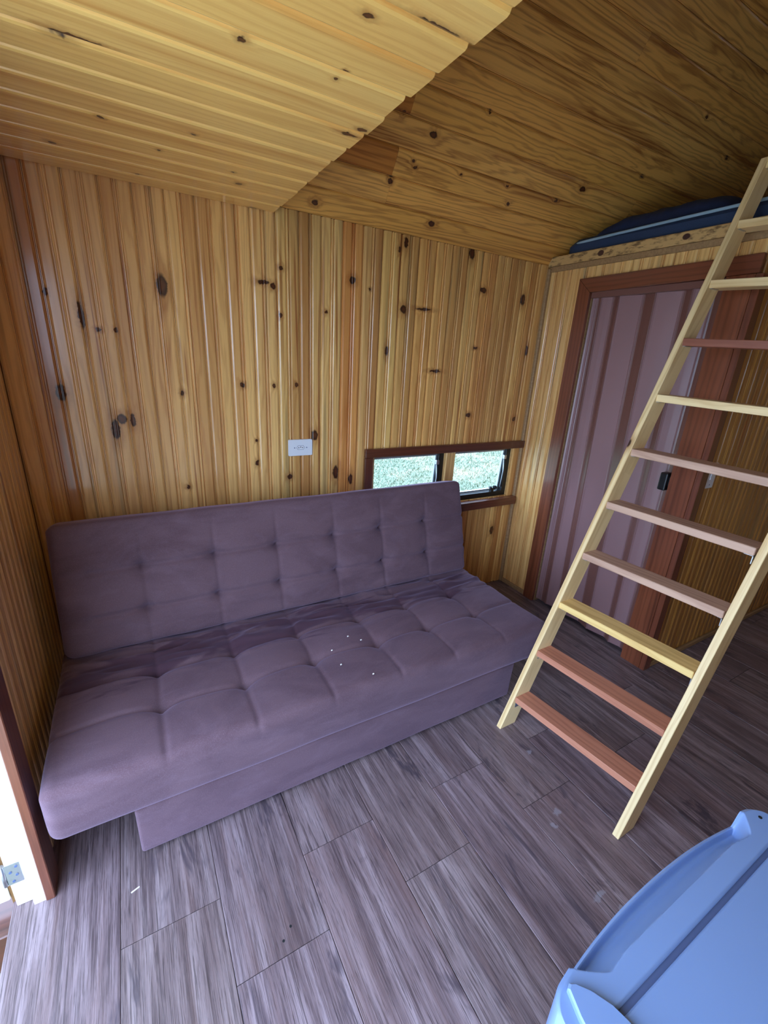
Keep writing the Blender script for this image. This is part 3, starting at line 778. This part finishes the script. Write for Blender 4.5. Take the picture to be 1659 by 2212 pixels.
# ------------------------------------------------------------------ sofa bed
COLX = [-.022, .236, .490, .757, 1.003, 1.262]
sofa = tag(empty('sofa_bed', (.605, -.58, 0)), 'armless mauve-brown suede sofa bed with button-tufted back along the pine wall', 'sofa')
def cushion(name, x0, x1, core, rad, fun, parent, endr=.035, dense=.0065):
    """Slab: core = 4 corners (y,z) of the section, rounded by rad; swept along x; fun(x,y,z,face)->outward displacement."""
    pts = []; n = 4
    C4 = [Vector(c) for c in core]
    for i in range(4):
        P, A, B = C4[i], C4[i - 1], C4[(i + 1) % 4]
        da = (A - P).normalized(); db = (B - P).normalized()
        p0 = P + da * rad; p1 = P + db * rad
        for s_ in range(7):
            t = s_ / 6
            pts.append(((p0 * (1 - t) ** 2 + P * 2 * t * (1 - t) + p1 * t * t), i))
        e0, e1 = p1, B + (P - B).normalized() * rad
        L = (e1 - e0).length; m = max(2, int(L / (dense if i == 0 else dense * 2.5)))
        for s_ in range(1, m): pts.append((e0.lerp(e1, s_ / m), i))
    cen = sum(C4, Vector((0, 0))) / 4
    m = len(pts)
    # normals of the section
    nr = []
    for i in range(m):
        t = pts[(i + 1) % m][0] - pts[i - 1][0]; q = Vector((t.y, -t.x)).normalized()
        if q.dot(pts[i][0] - cen) < 0: q = -q
        nr.append(q)
    xs = []
    for s_ in range(7):
        a = math.pi / 2 * s_ / 6; xs.append((x0 + endr * (1 - math.sin(a)) if False else x0 + endr * (1 - math.cos(a)), endr * (1 - math.sin(a))))
    nb = int((x1 - x0 - 2 * endr) / dense)
    for s_ in range(1, nb): xs.append((x0 + endr + (x1 - x0 - 2 * endr) * s_ / nb, 0))
    for s_ in range(6, -1, -1):
        a = math.pi / 2 * s_ / 6; xs.append((x1 - endr * (1 - math.cos(a)), endr * (1 - math.sin(a))))
    v = []
    for (x, ins) in xs:
        for (p, fi), q in zip(pts, nr):
            d = fun(x, p.x, p.y, q) if fun else 0
            w = p + q * (d - ins); v.append((x, w.x, w.y))
    S = len(xs); f = []
    for a in range(S - 1):
        for b in range(m): f.append((a * m + b, a * m + (b + 1) % m, (a + 1) * m + (b + 1) % m, (a + 1) * m + b))
    f += [tuple(range(m)), tuple(range((S - 1) * m, S * m))]
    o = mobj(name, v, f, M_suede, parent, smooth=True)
    bm = bmesh.new(); bm.from_mesh(o.data); bmesh.ops.recalc_face_normals(bm, faces=bm.faces[:]); bm.to_mesh(o.data); bm.free()
    return o
def gauss(d, s): return math.exp(-(d / s) ** 2)
def ndx(x): return min(abs(x - c) for c in COLX)
def f_back(x, y, z, q):
    front = max(0, -q.x)
    if front < .3: return .003 * noise.noise(Vector((x * 5, y * 5, z * 5)))
    dx = ndx(x); h = 0
    for zr_ in (.682, .524):
        dz = z - zr_
        r = math.hypot(dx, dz)
        h -= .036 * math.exp(-r / .021)
        h -= .0105 * gauss(dz, .009) * (1 if x > -.2 else .3)
        h += .006 * gauss(dz, .055)* min(1, r / .05)
    h -= .0040 * gauss(dx, .007) * (1 if z < .76 else max(0, 1 - (z - .76) / .08))
    cell = abs(math.sin(math.pi * (x - COLX[1]) / .255))
    h += .007 * cell * gauss(z - .60, .16)
    h += .003 * noise.noise(Vector((x * 6, z * 9, 1)))
    if z < .50: h += .006 * noise.noise(Vector((x * 8 - z * 14, z * 10, 5))) * min(1, (.5 - z) / .06)
    return h * front
def f_seat(x, y, z, q):
    top = max(0, q.y)
    if q.x < -.6 and top < .6:
        return .003 * noise.noise(Vector((x * 4, z * 12, 2))) - .002 * gauss(ndx(x), .006) * max(0, (z - .33) / .05)
    if top < .3: return 0
    dx = ndx(x); h = 0
    for k_, (yr, am) in enumerate(((-.722, 1), (-.540, .8))):
        dy = y - yr + .012 * noise.noise(Vector((x * 3, k_, 0)))
        r = math.hypot(dx, dy)
        h -= .036 * am * math.exp(-r / .026)
        h -= .0075 * gauss(dy, .009) * am
    h -= .0045 * gauss(dx, .008)
    cell = abs(math.sin(math.pi * (x - COLX[1]) / .255))
    h += .010 * cell * (gauss(y + .63, .10) + gauss(y + .84, .08) * .7)
    near = max(0, min(1, (y + .62) / .14))
    wv = noise.noise(Vector((x * 3.2 + 5 * y, y * 16, 4)))
    h += near * (.014 * max(0, 1 - abs(wv) * 5.0) * max(0, 0.6 + 1.4 * noise.noise(Vector((x * 2.2, 7, 0)))) + .010 * noise.noise(Vector((x * 7, y * 30, 9))))
    h += .005 * noise.noise(Vector((x * 4, y * 6, 8)))
    return h * top
# section corner order: first edge (i=0) is the dense one
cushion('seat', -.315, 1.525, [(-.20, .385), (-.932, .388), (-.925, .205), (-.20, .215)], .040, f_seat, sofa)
cushion('backrest', -.300, 1.512, [(-.372, .392), (-.243, .862), (-.115, .828), (-.245, .385)], .030, f_back, sofa)
base = cushion('base', -.122, 1.375, [(-.905, .202), (-.898, .018), (-.32, .018), (-.32, .202)], .010, lambda x, y, z, q: .002 * noise.noise(Vector((x * 5, z * 9, 3))), sofa, endr=.010, dense=.02)
for fx in (-.06, 1.30):
    for fy in (-.86, -.37):
        cyl('foot', (fx, fy, .010), (0, 0, 1), .018, .020, M_blackp, sofa, 14)

crumbs = [(.567, -.710), (.697, -.699), (.660, -.655), (.565, -.800), (.648, -.895)]
for i, (cx_, cy_) in enumerate([(.215, -1.267), (.189, -1.289)]):
    cyl('nail_hole', (cx_, cy_, 0.0002), (0, 0, 1), .0035, .0006, M_hole, floor, 10)
for i, (cx_, cy_) in enumerate(crumbs):
    o = blob('crumb', cx_ - .004, cx_ + .004, cy_ - .0025, cy_ + .0025, .3965, lambda x, y: .003, M_crumb, None, 4, 4)
    o.location.z = 0
    tag(o, ['tiny white crumb on the sofa seat behind the other left-hand crumb', 'rightmost tiny white crumb on the sofa seat', 'tiny white crumb farthest back on the sofa seat', 'leftmost tiny white crumb on the sofa seat, second from the front edge', 'tiny white crumb closest to the front edge of the sofa seat'][i], 'crumb', 'crumbs on the sofa seat')
o = board('wood_sliver', (-.155, -.985, .0005), (.95, .3, 0), (-.3, .95, 0), .022, .003, .002, M_crumb, bev=0)
tag(o, 'tiny pale wood sliver on the grey floor in front of the sofa', 'wood sliver')

# ------------------------------------------------------------------ ladder
ladder = tag(empty('loft_ladder', (1.26, -1.27, 0)), 'tall leaning wooden ladder with flat treads propped against the loft edge', 'ladder')
LX, LY = .405, .018                       # lean per metre of height
ZT = 2.205
DEP, THK = .086, .0225
def string(x_, y_, z1, LX):
    v = []
    c = Vector((x_, y_, 0)); ax = Vector((LX, LY, 1)).normalized(); M = frame(c, ax, (0, -1, 0)); inv = M.inverted()
    for z in (0.0, z1):
        for (a, b) in ((0, 0), (DEP, 0), (DEP, -THK), (0, -THK)):
            v.append(tuple(inv @ Vector((x_ + LX * z + a, y_ + LY * z + b, z))))
    f = [(3, 2, 1, 0), (4, 5, 6, 7), (0, 1, 5, 4), (1, 2, 6, 5), (2, 3, 7, 6), (3, 0, 4, 7)]
    me = bpy.data.meshes.new('stringer'); me.from_pydata(v, [], f)
    bm = bmesh.new(); bm.from_mesh(me); bmesh.ops.recalc_face_normals(bm, faces=bm.faces[:]); bmesh.ops.bevel(bm, geom=bm.edges[:], offset=.0015, segments=1, affect='EDGES'); bm.to_mesh(me); bm.free()
    me.materials.append(M_lad)
    o = bpy.data.objects.new('stringer', me); o.matrix_basis = M
    return link(o, ladder)
XL0, YL0 = 1.210, -1.000
XR0, YR0 = 1.237, -1.523
LXL, LXR = .403, .392
string(XL0, YL0, 2.214, LXL); string(XR0, YR0, 2.20, LXR)
for kq in range(11):
    zt = .145 + .2066 * kq; zr_t = .170 + .2005 * kq
    yl = YL0 - THK + LY * zt - .0003; yr = YR0 + LY * zr_t + .0003
    xl = XL0 + LXL * zt; xr = XR0 + LXR * zr_t
    th = .027
    mat, tint = M_lad, (1, 1, 1)
    if kq in (0, 1): mat, tint = M_cedar, (1, .9, .86)
    elif kq == 2: mat, tint = M_lad, (1.0, .93, .68)
    elif kq in (3, 4, 5): mat, tint = M_pink, (1.0, .98, .98)
    elif kq == 7: mat, tint = M_cedar, (.75, .62, .6)
    if kq == 10: th = .03
    X = Vector((xr - xl, yr - yl, zr_t - zt)).normalized(); 
    n_ = X.cross(Vector((0, 0, 1)))
    Yv = Vector((0, 0, 1)).cross(X).normalized()
    L = (Vector((xr, yr, zr_t)) - Vector((xl, yl, zt))).length
    side = 1 if Yv.x > 0 else -1
    st = Vector((xl + DEP / 2 + .001, yl, zt - th))
    o = board('tread', st, X, Yv, L, DEP - .004, th, mat, ladder, bev=.002, tint=tint)
    if kq == 7: o['label'] = 'dark reddish tread'
    elif kq == 2: o['label'] = 'yellowish tread'
    elif kq < 2: o['label'] = 'orange-red tread'
    # angle brackets below the tread
    for (bx, by, sg, ze) in ((xl, yl, -1, zt), (xr, yr, 1, zr_t)):
        zb = ze - th
        b0, b1 = sorted((by, by + sg * .0025)); c0, c1 = sorted((by, by + sg * .026))
        br = boxes('bracket', [(bx + .008, bx + .055, b0, b1, zb - .028, zb), (bx + .008, bx + .055, c0, c1, zb - .0025, zb)], M_zinc, ladder)
        for sx in (.016, .032, .047):
            cyl('screw', (bx + sx, by + sg * .0028, zb - .015), (0, 1, 0), .003, .0015, M_gasket, br, 8)

# ------------------------------------------------------------------ mini fridge
fr_ = tag(empty('mini_fridge', (.547, -2.15, 0)), 'small white fridge with bowed door and scooped top handle in the foreground', 'fridge')
FX0, FX1, FZ = .312, .784, .83
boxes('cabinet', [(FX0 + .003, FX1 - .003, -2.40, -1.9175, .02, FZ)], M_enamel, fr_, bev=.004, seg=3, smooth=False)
boxes('gasket', [(FX0 + .010, FX1 - .010, -1.9175, -1.9115, .04, FZ - .005)], M_gasket, fr_)
def smooth01(t): t = max(0, min(1, t)); return t * t * (3 - 2 * t)
def front_y(x):
    u = (x - (FX0 + FX1) / 2) / ((FX1 - FX0) / 2)
    y = -1.8485 - .0235 * abs(u) ** 2.2
    e = max(0, (abs(u) - .90) / .10)
    return y - .019 * (1 - math.sqrt(max(0, 1 - e * e)))
def top_z(x, y):
    F = front_y(x); z = FZ
    ed = -1.8855 - .004 * smooth01(1 - min((x - .385) / .05, 1)) - .006 * smooth01(1 - min((.725 - x) / .05, 1))
    if y > ed:
        t = (y - ed) / max(.003, F - ed)
        m = smooth01(min((x - (.356 + .036 * (1 - t) ** 1.5)) / .008, (.752 - .030 * (1 - t) ** 1.5 - x) / .008))
        zs = FZ - .042 * math.sin(min(1, t / .72) * math.pi / 2) if t < .72 else FZ - .042 + .012 * smooth01((t - .72) / .2)
        z = FZ * (1 - m) + zs * m
    return z - .004 * smooth01(1 - (F - y) / .005) - .003 * smooth01(1 - (y + 1.9115) / .003)
nx, ny = 280, 56
v = []; 
for i in range(nx + 1):
    x = FX0 + (FX1 - FX0) * (0.5 - 0.5 * math.cos(math.pi * i / nx)) if False else FX0 + (FX1 - FX0) * i / nx
    F = front_y(x)
    for j in range(ny + 1):
        y = -1.9115 + (F + 1.9115) * j / ny
        v.append((x, y, top_z(x, y)))
f = [(i * (ny + 1) + j, (i + 1) * (ny + 1) + j, (i + 1) * (ny + 1) + j + 1, i * (ny + 1) + j + 1) for i in range(nx) for j in range(ny)]
bd = [(i, 0) for i in range(nx + 1)] + [(nx, j) for j in range(1, ny + 1)] + [(i, ny) for i in range(nx - 1, -1, -1)] + [(0, j) for j in range(ny - 1, 0, -1)]
idx = [a * (ny + 1) + b for a, b in bd]; nb = len(v)
for z in (.76, .03):
    for q in idx: v.append((v[q][0], v[q][1], z))
m = len(idx)
for j in range(m):
    f.append((idx[j], nb + j, nb + (j + 1) % m, idx[(j + 1) % m])); f.append((nb + j, nb + m + j, nb + m + (j + 1) % m, nb + (j + 1) % m))
f.append(tuple(nb + m + j for j in range(m)))
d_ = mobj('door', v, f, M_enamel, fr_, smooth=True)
bm = bmesh.new(); bm.from_mesh(d_.data); bmesh.ops.recalc_face_normals(bm, faces=bm.faces[:])
for e in bm.edges:
    if len(e.link_faces) == 2 and e.calc_face_angle(0) > 1.0: e.smooth = False
bm.to_mesh(d_.data); bm.free()
# hinge cover on the corner: tapered rounded plate
def hinge_cover(mir):
    P = [(.334, -1.8765), (.3385, -1.8745), (.343, -1.8765), (.354, -1.889), (.365, -1.908), (.3695, -1.925), (.371, -1.975), (.320, -1.975), (.3225, -1.915), (.3265, -1.897)]
    if mir: P = [(FX0 + FX1 - a, b) for a, b in P]
    cx_ = sum(a for a, b in P) / len(P); cy_ = sum(b for a, b in P) / len(P)
    n = len(P); vv = []
    for z, s_ in ((FZ + .0003, 1), (FZ + .007, 1), (FZ + .0095, .93)):
        vv += [(cx_ + (a - cx_) * s_, cy_ + (b - cy_) * s_, z) for a, b in P]
    ff = [tuple(range(n)), tuple(range(2 * n, 3 * n))]
    for s_ in range(2):
        for j in range(n): ff.append((s_ * n + j, s_ * n + (j + 1) % n, (s_ + 1) * n + (j + 1) % n, (s_ + 1) * n + j))
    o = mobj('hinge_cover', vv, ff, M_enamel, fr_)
    bm = bmesh.new(); bm.from_mesh(o.data); bmesh.ops.recalc_face_normals(bm, faces=bm.faces[:]); bm.to_mesh(o.data); bm.free()
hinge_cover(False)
cyl('hole', (.786 - .022, -1.886, FZ - .0005), (0, 0, 1), .0025, .003, M_hole, fr_, 12)
for fx in (FX0 + .05, FX1 - .05):
    for fy in (-2.35, -1.96): cyl('foot', (fx, fy, .010), (0, 0, 1), .018, .020, M_blackp, fr_, 12)

# ------------------------------------------------------------------ outdoors
gz = -.40
struct(mobj('ground', [(-30, -30, gz), (30, -30, gz), (30, 40, gz), (-30, 40, gz)], [(0, 1, 2, 3)], M_ground))
k = N('pale_gravel'); geo = k.n('NewGeometry')
a = k.noise(geo.outputs['Position'], 60.0, 4, 0.8)
M_bounce_ground = k.bsdf(k.mix(k.step(a, 0.35, 0.65), srgb(184, 180, 160), srgb(236, 230, 212)), 0.9, bump=a, bstr=0.6, bdist=0.01)
struct(boxes('added_bounce_ground', [(-9, -.62, -9, 3.0, gz - .1, gz + .012)], M_bounce_ground))  # pale ground outside the doorway, slab added and lightened to bounce light onto ceiling
rs = np.random.RandomState(3)
def blades(n, x0, x1, y0, y1, hmin, hmax, wd):
    X = rs.uniform(x0, x1, n); Y = rs.uniform(y0, y1, n)
    a = rs.uniform(0, 2 * np.pi, n); h = rs.uniform(hmin, hmax, n); ln = rs.uniform(.5, 1.4, n) * h; b = rs.uniform(0, 2 * np.pi, n)
    wx, wy = np.cos(a) * wd, np.sin(a) * wd
    tx, ty = np.cos(b) * ln, np.sin(b) * ln
    P = np.zeros((n, 5, 3))
    P[:, 0] = np.c_[X - wx, Y - wy, np.full(n, gz)]; P[:, 1] = np.c_[X + wx, Y + wy, np.full(n, gz)]
    P[:, 2] = np.c_[X + wx * .8 + tx * .35, Y + wy * .8 + ty * .35, gz + h * .7]; P[:, 3] = np.c_[X - wx * .8 + tx * .35, Y - wy * .8 + ty * .35, gz + h * .7]
    P[:, 4] = np.c_[X + tx, Y + ty, gz + h]
    return P
Ps = np.concatenate([blades(42000, 2.2, 9.0, 1.8, 7.0, .02, .06, .006), blades(12000, -1.8, -.62, -2.4, -.4, .015, .05, .003)])
n = len(Ps)
V = Ps.reshape(-1, 3)
me = bpy.data.meshes.new('grass')
F4 = (np.arange(n)[:, None] * 5 + np.array([0, 1, 2, 3])).tolist(); F3 = (np.arange(n)[:, None] * 5 + np.array([3, 2, 4])).tolist()
me.from_pydata(V.tolist(), [], F4 + F3); me.materials.append(M_grass)
g = bpy.data.objects.new('grass', me); COL.objects.link(g)
tag(g, 'pale dry lawn grass outside the window and doorway', 'grass', kind='stuff')
